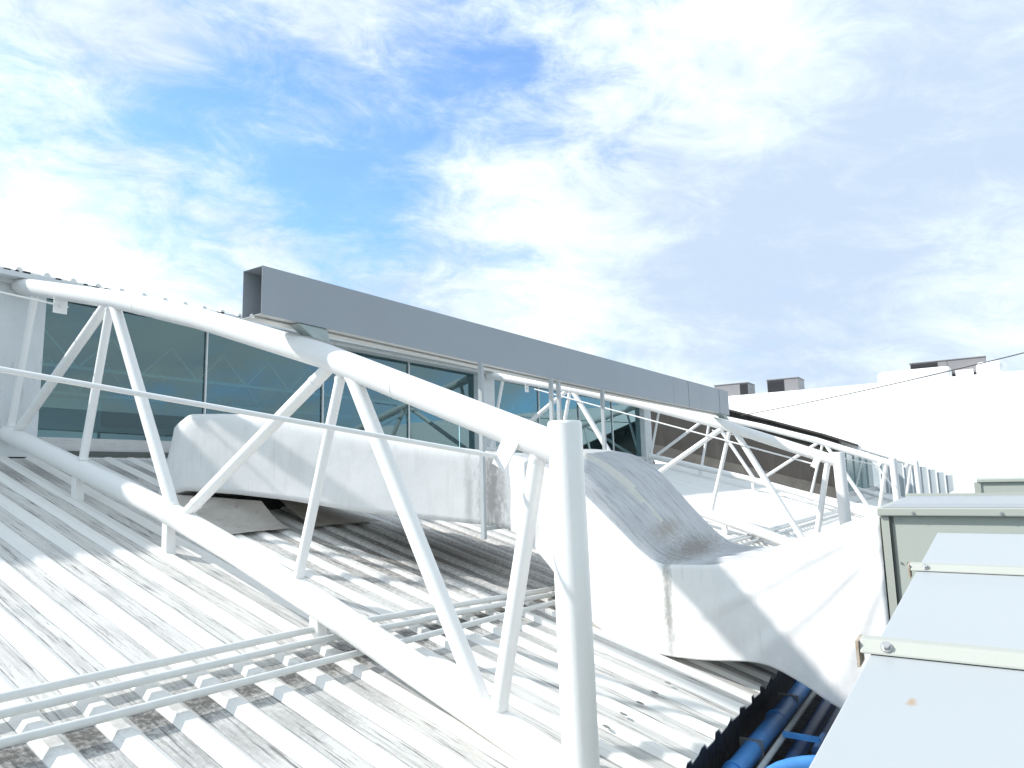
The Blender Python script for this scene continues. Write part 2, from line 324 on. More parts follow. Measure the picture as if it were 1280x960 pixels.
# ------------------------------------------------------------------ trusses
TC = [(11.35, 2.99), (8.49, 2.29), (6.78, 1.80), (4.80, 1.15), (2.42, .21)]
BC = [(11.75, .92), (9.2, .26), (7.3, -.235), (5.97, -.65), (4.83, -1.035), (2.40, -1.92)]
def lerp_path(P, y):
    for (a, za), (b, zb) in zip(P, P[1:]):
        if b <= y <= a: return za + (zb - za) * (a - y) / (a - b)
    return P[-1][1]
def at_tc(y): return (0, y, lerp_path(TC, y))
def at_bc(y): return (0, y, lerp_path(BC, y))
def weld(bm, p, q, r):          # a faint weld bead ring where tube p->q starts
    p, q = Vector(p), Vector(q); d = (q - p).normalized()
    tube(bm, [p, p + d * .012], r * 1.1, 16)
def make_truss(detail=True):
    seg = 28 if detail else 14
    root = empty('roof_truss')
    def tch(bm):
        tube(bm, [(0, y, z) for y, z in TC[:4]] + [(0, 2.80, .36), (0, 2.32, .17)], .116, seg)
        dd = Vector((0, 2.38, .94)).normalized(); last = [v for v in bm.verts if v.co.y < 2.50]
        for v in last:
            v.co += dd * ((2.352 - v.co.y) / dd.y); v.co.x *= .95
    one('top_chord', M['white'], root, tch, True)
    one('bottom_chord', M['white'], root, lambda bm: tube(bm, [(0, y, z) for y, z in BC], .118, seg), True)
    webs = [(at_tc(8.72), at_bc(11.2), .062), (at_tc(8.66), at_bc(7.1), .066), (at_tc(4.66), at_bc(7.0), .060), (at_tc(4.50), at_bc(3.05), .068),
            (at_tc(2.55), at_bc(2.98), .062)]
    mids = [(at_tc(8.69), at_bc(9.2), .050), (at_tc(4.56), at_bc(5.15), .046), (at_tc(10.83), at_bc(11.35), .048)]
    def web(bm, a, b, r):
        a, b = Vector(a), Vector(b); d = (b - a).normalized()
        tube(bm, [a, b], r, 20)
        for p, q in ((a, d), (b, -d)):
            o0 = .116 / max(.35, abs(q.dot(Vector((0, .36, .93)))))       # where the web leaves the chord skin
            tube(bm, [p + q * (o0 - .02), p + q * (o0 + .008), p + q * (o0 + .018)], r + .007, 20, r1=r + .001)
    for a, b, r in webs: one('diagonal_web', M['white'], root, lambda bm: web(bm, a, b, r), True)
    for a, b, r in mids: one('upright_web', M['white'], root, lambda bm: web(bm, a, b, r), True)
    for path, yy in ((TC, 8.0), (TC, 3.9), (BC, 8.6), (BC, 3.7)):       # butt weld beads round the chords
        z0 = lerp_path(path, yy); z1 = lerp_path(path, yy - .012)
        one('weld_bead', M['white'], root, lambda bm: tube(bm, [(0, yy, z0), (0, yy - .006, (z0 + z1) / 2), (0, yy - .012, z1)], .1185, 28), True)
    # end column
    def col(bm):
        tube(bm, [(0, 2.315, -2.6), (0, 2.345, .375), (0, 2.345, .395), ], .118, 36)
    def col(bm):
        tube(bm, [(0, 2.30, -2.6), (0, 2.345, .372)], .120, 36, caps=False)
        tube(bm, [(0, 2.345, .370), (0, 2.345, .384), (0, 2.345, .392)], .1205, 36, r1=.112)
    one('end_column', M['white'], root, col, True)
    # plate feet between bottom chord and roof
    for y, w in ((9.25, .11), (7.19, .10), (4.83, .11)):
        zb = lerp_path(BC, y)
        def ft(bm):
            hexa(bm, [(-.06, y - w / 2, roofz(y) - .01), (.05, y - w / 2, roofz(y) - .01), (.05, y + w / 2, roofz(y) - .01), (-.06, y + w / 2, roofz(y) - .01),
                      (-.05, y - w / 2 + .03, zb), (.04, y - w / 2 + .03, zb), (.04, y + w / 2 + .03, zb), (-.05, y + w / 2 + .03, zb)])
            if detail: bevel(bm, .006, 1)
        one('foot_plate', M['white'], root, ft)
    # rod brackets
    def br(bm):
        box(bm, -.085, .085, 10.045, 10.06, 2.37, 2.62)
        if detail: bevel(bm, .003, 1)
        box(bm, -.02, .02, 10.02, 10.044, 2.45, 2.49)
    one('rod_bracket', M['white'], root, br)
    def br2(bm):
        hexa(bm, [(-.10, 2.80, .06), (-.085, 2.80, .06), (-.085, 2.90, .12), (-.10, 2.90, .12), (-.10, 2.66, .26), (-.085, 2.66, .26), (-.085, 2.78, .34), (-.10, 2.78, .34)])
        box(bm, -.084, .0, 2.62, 2.76, .24, .262)
    one('rod_bracket', M['white'], root, br2)
    return root
X1 = 4.2; SP = 11.75
tl = ['nearest white tubular roof truss, its thick end column rising in the middle foreground',
      'white tubular truss carrying the far end of the grey box beam, second from camera',
      'white tubular truss in front of the brown stained wall, third from the camera',
      'farthest small white tubular truss in front of the grey ribbed wall']
t1 = make_truss(True); t1.location = (X1, 0, 0); tag(t1, tl[0], 'roof truss', 'white tubular roof trusses')
for k in (1, 2, 3):
    r = t1.copy(); C.objects.link(r); r.location = (X1 + SP * k, 0, 0); r['label'] = tl[k]
    for ch in list(t1.children):
        c = ch.copy(); C.objects.link(c); c.parent = r

# tension rods
def rod(a, b, r, label):
    def f(bm):
        tube(bm, [a, b], r, 8)
    tag(one('tension_rod', M['white'], None, f, True), label, 'rod', 'thin white tension rods')
rod((-7.3, 10.0, 2.47), (4.12, 2.86, .165), .017, 'long thin white rod crossing in front of the nearest truss webs')
rod((-7.4, 9.6, 2.9), (4.30, 10.06, 2.48), .013, 'short thin white rod at the upper left corner ending in a small plate')
rod((15.85, 9.75, 2.42), (15.87, 2.86, .165), .017, 'thin white rod stretched under the top chord of the second truss')
rod((20.5, 6.4, 1.3), (27.62, 2.86, .165), .017, 'distant thin white rod in front of the teal glazed wall')

# ------------------------------------------------------------------ clerestory building: piers, curb, glass, eave
cl = empty('clerestory_wall', (0, 0, 0)); tag(cl, 'white framed clerestory wall with dark teal glass and ribbed eave behind the trusses', 'glass wall')
def pier(bm, xa, xb, detail):
    box(bm, xa, xb, 11.40, 11.78, roofz(11.4) - .1, 3.02)
    if detail:
        box(bm, xa + .02, xa + .05, 11.385, 11.398, .6, 3.0)
for k in range(3):
    xa = X1 + SP * k - .37; xb = xa + .74
    if k == 0: xa = 2.2
    one('pier', M['pier'], cl, lambda bm: pier(bm, xa, xb, True))
    if k == 0:
        for gx in (3.62, 3.88):
            one('pier_groove', M['slit'], cl, lambda bm: box(bm, gx, gx + .012, 11.392, 11.399, .6, 3.0))
one('curb', M['curb'], cl, lambda bm: box(bm, -4, 28.3, 11.44, 11.72, roofz(11.3) - .3, .80))
one('curb_cap', M['pier'], cl, lambda bm: box(bm, -4, 28.3, 11.40, 11.438, .36 + .1, .50))
one('dark_flashing', M['slit'], cl, lambda bm: (box(bm, 4.9, 28.3, 11.405, 11.436, .52, .60)))
# panes between piers
mull = []
for k in range(2):
    xa = X1 + SP * k + .372; xb = X1 + SP * (k + 1) - .372; w = (xb - xa) / 4
    for j in range(4):
        a = xa + w * j; b = a + w
        dz = random.uniform(-.003, .003); dy = random.uniform(-.004, .004)
        def pn(bm):
            v = [bm.verts.new(p) for p in ((a + .004, 11.60 + dy, .802), (b - .004, 11.60 - dy, .802), (b - .004, 11.60 - dy + dz, 2.995), (a + .004, 11.60 + dy + dz, 2.995))]
            bm.faces.new(v)
        one('glass_pane', M['glass'], cl, pn, fixn=False)
        if j: one('mullion', M['white'], cl, lambda bm: box(bm, a - .010, a + .010, 11.555, 11.596, .80, 2.99))
# more glass on the left of pier one
def pn(bm):
    v = [bm.verts.new(p) for p in ((-4, 11.6, .802), (2.19, 11.6, .802), (2.19, 11.6, 2.995), (-4, 11.6, 2.995))]; bm.faces.new(v)
one('glass_pane', M['glass'], cl, pn, fixn=False)
# eave: fascia + ribbed sheet
one('fascia', M['pier'], cl, lambda bm: box(bm, -4, 28.3, 11.30, 11.80, 2.998, 3.12))
def eave(bm):
    prof2 = [(0, 0), (.055, 0)] + [(.105 - .045 * math.cos(a_ * math.pi / 8), .050 * math.sin(a_ * math.pi / 8)) for a_ in range(1, 8)] + [(.155, 0)]
    for kk in range(int(32 / .36)):
        x0 = -4 + kk * .36 + .06
        pr = [(x0 + a, h) for a, h in prof2] + [(x0 + .36, 0)]
        top = [(x_, 3.15 + h) for x_, h in pr]
        for (xa, za), (xb, zb) in zip(top, top[1:]):
            A = [bm.verts.new(p) for p in ((xa, 11.12, za), (xb, 11.12, zb), (xb, 22, zb + .12), (xa, 22, za + .12))]; bm.faces.new(A)
            A = [bm.verts.new(p) for p in ((xa, 11.12, za), (xb, 11.12, zb), (xb, 11.12, 3.126), (xa, 11.12, 3.126))]; bm.faces.new(A)
one('ribbed_eave', M['rib'], cl, eave, fixn=False)
one('eave_soffit', M['pier'], cl, lambda bm: box(bm, -4, 28.3, 11.10, 11.30, 3.05, 3.122))
def closures(bm):
    rr = random.Random(3)
    x_ = -3.9
    while x_ < 28:
        w = rr.uniform(.02, .11)
        if rr.random() < .55: box(bm, x_, x_ + w, 11.105, 11.119, 3.127, 3.127 + rr.uniform(.01, .026))
        x_ += w + rr.uniform(.02, .14)
tag(one('closure_gaps', M['dark'], cl, closures), kind='stuff')
# interior seen through the glass
def interior(bm):
    box(bm, -4, 28.2, 22.0, 22.2, -1, 1.9)
one('interior_wall', M['inside'], cl, interior)
one('interior_floor', M['inside'], cl, lambda bm: box(bm, -4, 28.2, 11.75, 22, -.4, -.2))
one('interior_upper_wall', M['insidedark'], cl, lambda bm: box(bm, -4, 28.2, 22.0, 22.2, 1.902, 3.1))
one('interior_ceiling', M['insidedark'], cl, lambda bm: box(bm, -4, 28.2, 11.81, 22, 3.02, 3.1))
one('interior_end', M['inside'], cl, lambda bm: box(bm, 28.25, 28.4, 11.75, 22, -1, 3.1))
def rail(bm):
    box(bm, -2, 28, 15.0, 15.06, .88, 1.0); box(bm, -2, 28, 15.0, 15.06, .40, .5)
    xx = -2
    while xx < 28:
        box(bm, xx, xx + .05, 15.0, 15.05, -.3, 1.0); xx += 1.1
one('interior_railing', M['insidelite'], cl, rail)
for yy, zt, zb in ((14.2, 3.0, 2.35), (17.0, 3.0, 2.2)):
    def itr(bm):
        tube(bm, [(-3, yy, zb), (28, yy, zb)], .035, 8); xx = -3; s = 0
        while xx < 27.5:
            bar(bm, (xx, yy, zb if s else zt), (xx + .62, yy, zt if s else zb), .03, .03); xx += .62; s = 1 - s
    one('interior_truss', M['insidelite'], cl, itr)
one('interior_column', M['insidedark'], cl, lambda bm: box(bm, 9.6, 10.4, 16, 16.8, -.3, 3.0))
one('interior_pale_box', M['inside'], cl, lambda bm: box(bm, 5.2, 8.6, 18, 20, -.3, 2.2))
one('interior_pale_box', M['inside'], cl, lambda bm: box(bm, 12.8, 17.5, 17, 20, -.3, 1.6))

# brown transverse wall past the third truss
bw = empty('brown_wall', (34, 8, 0)); tag(bw, 'brown stained wall with limewashed foot behind the third truss', 'wall')
def topz(y): return .42 * (y - 5.37) + 1.55 if y < 5.37 else 1.55 + .345 * (y - 5.37)
def wallslab(bm, x0, x1, ya, yb, fa, fb, n=10):
    for i in range(n):
        a = ya + (yb - ya) * i / n; b = ya + (yb - ya) * (i + 1) / n
        hexa(bm, [(x0, a, fa(a)), (x1, a, fa(a)), (x1, b, fa(b)), (x0, b, fa(b)), (x0, a, fb(a)), (x1, a, fb(a)), (x1, b, fb(b)), (x0, b, fb(b))])
def pw(name, m, x0, x1, ya, yb, fa, fb, n=8):
    o = one(name, m, None, lambda bm: wallslab(bm, x0, x1, ya, yb, fa, fb, n)); o.parent = bw; o.location = (-34, -8, 0); return o
pw('wall_body', M['brown'], 34, 34.3, 5.0, 15, lambda y: roofz(y) + .5, lambda y: topz(y))
pw('wall_foot', M['brownlow'], 33.95, 34.3, 4.9, 15, lambda y: roofz(y) - .3, lambda y: roofz(y) + .497)
pw('coping', M['brown'], 33.3, 34.4, 4.2, 15, lambda y: topz(y) + .003, lambda y: topz(y) + .09)
pw('white_coping', M['building'], 34.42, 35.2, 4.2, 15, lambda y: topz(y) - .25, lambda y: topz(y) + .055)
def teeth(bm):
    y = 4.6
    while y < 8.2:
        box(bm, 33.2, 33.29, y - 0, y + .09, topz(y) - .33, topz(y) - .1); y += .16
o = one('closure_strip', M['dark'], None, teeth); o.parent = bw; o.location = (-34, -8, 0); tag(o, kind='stuff')
# teal glazed wall and ribbed grey wall further on
tw = empty('teal_glazed_wall', (36, 5.2, 0)); tag(tw, 'small far teal glazed wall between the second and third end columns', 'glazed wall')
for i in range(5):
    a = 34.5 + i * 2.6
    o = one('teal_pane', M['tealwall'], None, lambda bm: box(bm, a + .03, a + 2.57, 5.15, 5.3, roofz(5.2) + .25, 1.05)); o.parent = tw; o.location = (-36, -5.2, 0)
    if i: 
        o = one('mullion', M['ribwall'], None, lambda bm: box(bm, a - .03, a + .03, 5.10, 5.3, roofz(5.2), 1.05)); o.parent = tw; o.location = (-36, -5.2, 0)
o = one('pier', M['pier'], None, lambda bm: box(bm, 34.31, 34.9, 4.9, 5.3, roofz(5.0) - .2, 1.2)); o.parent = tw; o.location = (-36, -5.2, 0)
o = one('sill', M['curb'], None, lambda bm: box(bm, 34.9, 48, 5.08, 5.32, roofz(5.2) - .3, roofz(5.2) + .247)); o.parent = tw; o.location = (-36, -5.2, 0)
rw = empty('ribbed_wall', (48, 3, 0)); tag(rw, 'far grey ribbed metal wall beside the smallest end column', 'wall')
y = 1.05
while y < 5.1:
    zt = -.53 + (y - 1.05) * .43 + .12
    o = one('wall_panel', M['ribwall'], None, lambda bm: box(bm, 48, 48.1, y + .02, y + .40, roofz(y) - .4, zt)); o.parent = rw; o.location = (-48, -3, 0)
    o = one('wall_rib', M['building'], None, lambda bm: box(bm, 47.93, 48.1, y - .05, y + .018, roofz(y) - .4, zt)); o.parent = rw; o.location = (-48, -3, 0)
    y += .42

# ------------------------------------------------------------------ big white building behind
bb = empty('white_building', (55, 0, -9)); tag(bb, 'large white sloping building filling the right background', 'building')
def pb(name, m, fn, sm=False, k=None, fixn=True):
    o = one(name, m, bb, fn, sm, fixn); o.location = (-55, 0, 9)
    if k: tag(o, kind=k)
    return o
def slope(bm):
    n = 26; y0, y1 = 60, -40; rows = []
    for i in range(n + 1):
        y = y0 + (y1 - y0) * i / n; row = []
        for j in range(9):
            s = j / 8; xx = 50.5 + 4.5 * s ** 1.5; zz_ = -4 + 10.12 * s
            row.append(bm.verts.new((xx + .05 * noise.noise(Vector((y * .2, s * 3, 0))), y, zz_)))
        row.append(bm.verts.new((56.0, y, 6.16))); row.append(bm.verts.new((80, y, 6.4))); rows.append(row)
    for a, b in zip(rows, rows[1:]):
        for j in range(len(a) - 1): bm.faces.new((a[j], a[j + 1], b[j + 1], b[j]))
pb('wall_slope', M['building'], slope, False)
pb('base_wall', M['building'], lambda bm: box(bm, 50.55, 80, -40, 60, -9, -4))
def hump(bm):
    box(bm, 55.3, 60, .62, 5.12, 5.9, 6.95); bevel(bm, .3, 3)
pb('parapet_hump', M['building'], hump, True)
def hump2(bm):
    box(bm, 55.3, 58, -2.25, -.8, 5.9, 6.98); bevel(bm, .25, 3)
pb('parapet_hump', M['building'], hump2, True)
pb('parapet_hump', M['building'], lambda bm: box(bm, 55.6, 57, -.62, .4, 5.9, 6.6))
for (za, ya, yb) in ((1.9, 1, 5), (3.4, -9, -1), (4.9, -6, 1)):
    pass
def cabinet(ya, yb, z0, z1, dk, label, xx=57, depth=2.2):
    e = empty('rooftop_unit', (xx, (ya + yb) / 2, z0)); tag(e, label, 'air conditioner', 'grey cabinets on the white building')
    def P(o): o.parent = e; o.location = (-xx, -(ya + yb) / 2, -z0)
    o = one('cabinet', M['hvac'], None, lambda bm: (box(bm, xx, xx + depth, ya, yb, z0, z1), bevel(bm, .03, 1))); P(o)
    a, b = dk
    o = one('grille', M['grille'], None, lambda bm: box(bm, xx - .02, xx - .003, a, b, z0 + .08, z1 - .07)); P(o)
    zc = z0 + .15
    while zc < z1 - .12:
        o = one('grille_slat', M['cable'], None, lambda bm: box(bm, xx - .045, xx - .022, a + .03, b - .03, zc, zc + .015)); P(o); zc += .15
    o = one('panel_seam', M['slit'], None, lambda bm: box(bm, xx - .012, xx - .003, (ya + b) / 2 if dk[0] > ya else (yb + b) / 2, ((ya + b) / 2 if dk[0] > ya else (yb + b) / 2) + .03, z0 + .05, z1 - .05)); P(o)
    o = one('top_rim', M['hvac'], None, lambda bm: box(bm, xx - .05, xx + depth + .05, ya - .04, yb + .04, z1 + .002, z1 + .06)); P(o)
cabinet(14.65, 17.4, 6.15, 7.30, (14.67, 15.3), 'grey rooftop cabinet half hidden behind the end of the grey beam')
cabinet(10.75, 13.15, 6.15, 7.32, (11.85, 13.12), 'boxy rooftop cabinet with black grille standing alone on the white roof edge')
cabinet(-1.42, 3.12, 6.5, 7.52, (1.42, 3.08), 'long low rooftop cabinet with black end behind the white parapet humps')
# overhead cable
def cab(bm):
    a = Vector((33.2, 8.95, 2.72)); b = Vector((29.4, -6.0, 4.7)); pts = []
    for i in range(21):
        s = i / 20; p = a.lerp(b, s); p.z -= .5 * 4 * s * (1 - s) * .35; pts.append(p)
    tube(bm, pts, .020, 6)
tag(one('overhead_cable', M['cable'], None, cab), 'thin dark cable running up across the white building to the right edge', 'cable')

# ------------------------------------------------------------------ grey box beam
gb = empty('box_beam', (4.2, 5.1, 1.5)); tag(gb, 'long grey open-ended sheet metal box beam lying on the trusses', 'beam')
BX0, BX1 = 3.74, 16.42
def bY(x): return 5.11 + (4.70 - 5.11) * (x - BX0) / (BX1 - BX0)
def bZb(x): 
    s = (x - BX0) / (BX1 - BX0)
    return 1.505 + (1.372 - 1.505) * s - .028 * math.sin(math.pi * min(1, s * 1.1))
def bZt(x): return 1.950 - .010 * (x - BX0) / (BX1 - BX0)
def gp(name, m, fn, sm=False):
    o = one(name, m, gb, fn, sm); o.location = (-4.2, -5.1, -1.5); return o
edges = [BX0, 6.3, 8.8, 10.6, 12.0, 13.1, 13.9, 14.6, 15.2, 15.8, BX1]
bw_ = .27
for i, (a, b) in enumerate(zip(edges, edges[1:])):
    t0 = random.uniform(-.006, .006) if i > 3 else 0
    def fp(bm):
        a2, b2 = a + .0005, b - .0005
        hexa(bm, [(a2, bY(a2), bZb(a2)), (b2, bY(b2) + t0, bZb(b2)), (b2, bY(b2) + .004 + t0, bZb(b2)), (a2, bY(a2) + .004, bZb(a2)),
                  (a2, bY(a2), bZt(a2)), (b2, bY(b2) + t0, bZt(b2)), (b2, bY(b2) + .004 + t0, bZt(b2)), (a2, bY(a2) + .004, bZt(a2))])
    gp('side_panel', M['grey'], fp)
segx = [BX0 + (BX1 - BX0) * i / 12 for i in range(13)]
def strip(y0f, y1f, z0f, z1f):
    def f(bm):
        for a, b in zip(segx, segx[1:]):
            hexa(bm, [(a, y0f(a), z0f(a)), (b, y0f(b), z0f(b)), (b, y1f(b), z0f(b)), (a, y1f(a), z0f(a)), (a, y0f(a), z1f(a)), (b, y0f(b), z1f(b)), (b, y1f(b), z1f(b)), (a, y1f(a), z1f(a))])
    return f
gp('back_panel', M['grey'], strip(lambda x: bY(x) + bw_, lambda x: bY(x) + bw_ + .004, bZb, bZt))
gp('top_panel', M['grey'], strip(lambda x: bY(x) + .006, lambda x: bY(x) + bw_ - .002, lambda x: bZt(x) - .006, lambda x: bZt(x) - .002))
gp('bottom_panel', M['greylite'], strip(lambda x: bY(x) + .006, lambda x: bY(x) + .125, lambda x: bZb(x) + .002, lambda x: bZb(x) + .006))
gp('bottom_panel', M['greylite'], strip(lambda x: bY(x) + .132, lambda x: bY(x) + bw_ - .002, lambda x: bZb(x) - .004, lambda x: bZb(x) + .0))
gp('bottom_lip', M['greylite'], strip(lambda x: bY(x) + .10, lambda x: bY(x) + .13, lambda x: bZb(x) - .018, lambda x: bZb(x) - .006))
gp('end_lip', M['grey'], lambda bm: box(bm, BX0 + .02, BX0 + .03, bY(BX0) + .15, bY(BX0) + .19, bZb(BX0), bZb(BX0) + .03))
gp('end_cap', M['grey'], lambda bm: box(bm, BX1 + .001, BX1 + .004, bY(BX1), bY(BX1) + bw_, bZb(BX1), bZt(BX1)))
M['tealbr'] = mat('teal_grey_bracket', (.36, .42, .40), .5, noise_amt=.4, noise_scale=12)
for xx in (4.2, 15.95):
    def sb(bm):
        y = bY(xx); z = bZb(xx)
        hexa(bm, [(xx + .05, y - .07, z - .13), (xx + .26, y - .07, z - .15), (xx + .26, y + .1, z - .09), (xx + .05, y + .1, z - .09),
                  (xx - .06, y + .005, z - .006), (xx + .28, y + .005, z - .006), (xx + .28, y + .14, z - .006), (xx - .06, y + .14, z - .006)])
    gp('seat_bracket', M['tealbr'], sb)
# hangers with arms under the duct
def hanger(x, y, z0, z1, arm, label, pair=False):
    e = empty('duct_hanger', (x, y, z0)); tag(e, label, 'hanger', 'grey hangers below the box beam')
    def ch(bm):
        w = .052
        box(bm, x - w / 2, x - w / 2 + .005, y - w / 2, y + w / 2, z0, z1)
        box(bm, x - w / 2 + .0055, x + w / 2, y - w / 2, y - w / 2 + .005, z0, z1)
        box(bm, x - w / 2 + .0055, x + w / 2, y + w / 2 - .005, y + w / 2, z0, z1)
    o = one('channel_post', M['post'], e, ch); o.location = (-x, -y, -z0)
    if arm:
        o = one('arm', M['post'], e, lambda bm: box(bm, x + .03, x + arm, y - .02, y + .03, z0 + .10, z0 + .145)); o.location = (-x, -y, -z0)
hanger(6.77, 4.93, -.70, bZb(6.78) - .02, .62, 'grey channel hanger with short arm under the stained duct corner')
hanger(8.42, 4.90, .42, bZb(8.4) - .02, 0, 'left grey channel of the close pair right above the big end column')
hanger(8.72, 4.95, .42, bZb(8.7) - .02, 0, 'right grey channel of the close pair right above the big end column')
hanger(9.98, 4.86, .18, bZb(10) - .02, 0, 'grey channel hanger just right of the big end column')

# ------------------------------------------------------------------ roof conduits
def conduit(pts, r, label, feet=True):
    e = empty('roof_conduit', pts[0]); tag(e, label, 'conduit', 'grey conduits across the roof ribs')
    P = []
    for (a, b) in zip(pts, pts[1:]):
        n = max(2, int((Vector(b) - Vector(a)).length / .5))
        for i in range(n):
            p = Vector(a).lerp(Vector(b), i / n); p.z += .006 * noise.noise(p * 1.7); p.y += .008 * noise.noise(p * 1.3 + Vector((4, 0, 0))); P.append(p)
    P.append(Vector(pts[-1]))
    o = one('pipe', M['conduit'], e, lambda bm: tube(bm, P, r, 12), True); o.location = -Vector(pts[0])
    # couplings
    x_ = pts[0][0] + 1.2
    while x_ < min(pts[-1][0], 12):
        i = min(range(len(P)), key=lambda j: abs(P[j].x - x_)); a = P[i]; b = P[min(i + 1, len(P) - 1)]
        if (b - a).length > .05:
            d = (b - a).normalized()
            o = one('coupling', M['conduit'], e, lambda bm: tube(bm, [a, a + d * .05], r * 1.22, 12), True); o.location = -Vector(pts[0])
        x_ += 3.0
def cz(y, h): return roofz(y) + h
conduit([(.2, 5.02, cz(5.02, .105)), (4.05, 4.87, cz(4.87, .105)), (7.5, 4.45, cz(4.45, .105)), (30, 4.2, cz(4.2, .105))], .031, 'uppermost grey conduit crossing the roof ribs')
conduit([(.2, 4.86, cz(4.86, .10)), (3.9, 4.70, cz(4.70, .10)), (7.3, 4.36, cz(4.36, .10)), (30, 4.12, cz(4.12, .10))], .029, 'middle grey conduit crossing the roof ribs, tight below the uppermost')
conduit([(.2, 4.60, cz(4.60, .10)), (3.77, 4.38, cz(4.38, .10)), (7.1, 4.19, cz(4.19, .10)), (30, 3.95, cz(3.95, .10))], .028, 'lowest grey conduit, spaced apart from the other two on the roof ribs')

# ------------------------------------------------------------------ big membrane-wrapped duct
dk = empty('wrapped_duct', (7.1, 4.7, -.6)); tag(dk, 'big white membrane-wrapped duct humping over the roof to the sage cabinet', 'duct')
def dp(name, m, fn, sm=False, fixn=True):
    o = one(name, m, dk, fn, sm, fixn); o.location = (-7.1, -4.7, .6); return o
def ip(tab, y):
    if y >= tab[0][0]: return tab[0][1]
    for (a, za), (b, zb) in zip(tab, tab[1:]):
        if b <= y <= a:
            s = (a - y) / (a - b); return za + (zb - za) * s
    return tab[-1][1]
def smooth_tab(tab, y, w=.10):
    return sum(ip(tab, y + k * w / 3) for k in range(-3, 4)) / 7
TL = [(5.2, .36), (4.72, .31), (4.3, .18), (4.0, .02), (3.73, -.19), (3.31, -.58), (3.06, -.82), (2.87, -.92), (2.3, -.90), (1.8, -.80), (1.3, -.60), (.73, -.40)]
TR = [(5.2, .42), (4.5, .40), (4.21, .37), (3.87, .30), (3.52, .08), (3.26, -.22), (2.95, -.57), (2.74, -.78), (2.55, -.88), (2.0, -.91), (1.5, -.78), (.73, -.40)]
BLt = [(5.2, -.56), (4.75, -.61), (4.45, -.80), (4.2, -1.04), (3.9, -1.42), (3.61, -1.68), (3.3, -1.79), (2.88, -1.87), (2.4, -1.86), (1.88, -1.80), (1.6, -1.90), (1.2, -2.10), (.73, -2.33)]
XL = [(5.2, 7.1), (2.0, 7.1), (.73, 6.93)]
ys = []
y = 4.80
while y > .74: ys.append(y); y -= .035
ys.append(.735)
def rings():
    out_ = []
    for y in ys:
        tl_, tr_, bl_ = smooth_tab(TL, y), smooth_tab(TR, y), smooth_tab(BLt, y, .14); xl = ip(XL, y); xr = 8.9
        crown = .06 * max(0, min(1, (4.6 - y) / .5)) * max(0, min(1, (y - 2.7) / .6))
        wr = max(0, min(1, (2.9 - y) / .8))       # wrinkle strength towards the cabinet
        r = .055; pts = []
        nl = 54
        for i in range(nl):               # left face bottom to top
            s = i / (nl - 1); z = bl_ + (tl_ - r - bl_) * s
            ang = math.atan2(z + .25, y - .35); dist_ = math.hypot(z + .25, y - .35)
            fold = -wr * .020 * max(0, min(1, (dist_ - .35) / .6)) * (max(0, math.sin(ang * 22 + noise.noise(Vector((ang * 4, dist_ * .8, 0))) * 1.6)) ** 2)
            bul = .02 * noise.noise(Vector((y * 1.2, z * 1.2, 7))) - .03 * wr * math.sin(math.pi * s)
            pts.append((xl + fold + bul, y, z))
        pts += [(xl + r * .3, y, tl_ - r * .3), (xl + r, y, tl_)]
        nt_ = 30
        for i in range(1, nt_):
            s = i / nt_; z = tl_ + (tr_ - tl_) * s + crown * 1.6 * max(0, 1 - abs(s - .46) / .5) + .012 * noise.noise(Vector((s * 6, y * 3, 1))) * (1 if y > 2.4 else 2.5)
            if y < 2.9: z += wr * .03 * math.sin(s * 17 + y * 6)
            pts.append((xl + r + (xr - 2 * r - xl) * s, y, z))
        pts += [(xr - r, y, tr_), (xr - r * .3, y, tr_ - r * .3), (xr, y, tr_ - r)]
        pts += [(xr, y, (tr_ + bl_) / 2), (xr, y, bl_)]
        out_.append(pts)
    return out_
RG = rings(); n_left = 54
def seg2(bm):
    V = [[bm.verts.new(p) for p in ring] for ring in RG]; n = len(V[0])
    for k, (a, b) in enumerate(zip(V, V[1:])):
        for i in range(n):
            j = (i + 1) % n; f = bm.faces.new((a[i], a[j], b[j], b[i])); yy = RG[k][0][1]
            top = n_left <= i < n - 5
            if top and yy > 1.95 + .35 * noise.noise(Vector((i * .6, 2, 0))):
                f.material_index = 1
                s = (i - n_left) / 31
                if 3.1 < yy < 4.7 and abs(s - .415) < .055 * math.sin(math.pi * (4.7 - yy) / 1.6) + .008 * noise.noise(Vector((yy * 6, 0, 0))): f.material_index = 2  # tapered paler strip imitates sun falling along the ridge
                if i == n_left and yy > 2.6: f.material_index = 1
            f.smooth = True
    bm.faces.new(V[0][::-1]); bm.faces.new(V[-1])
dp('descending_duct', [M['membrane'], M['weather'], M['cream']], seg2)
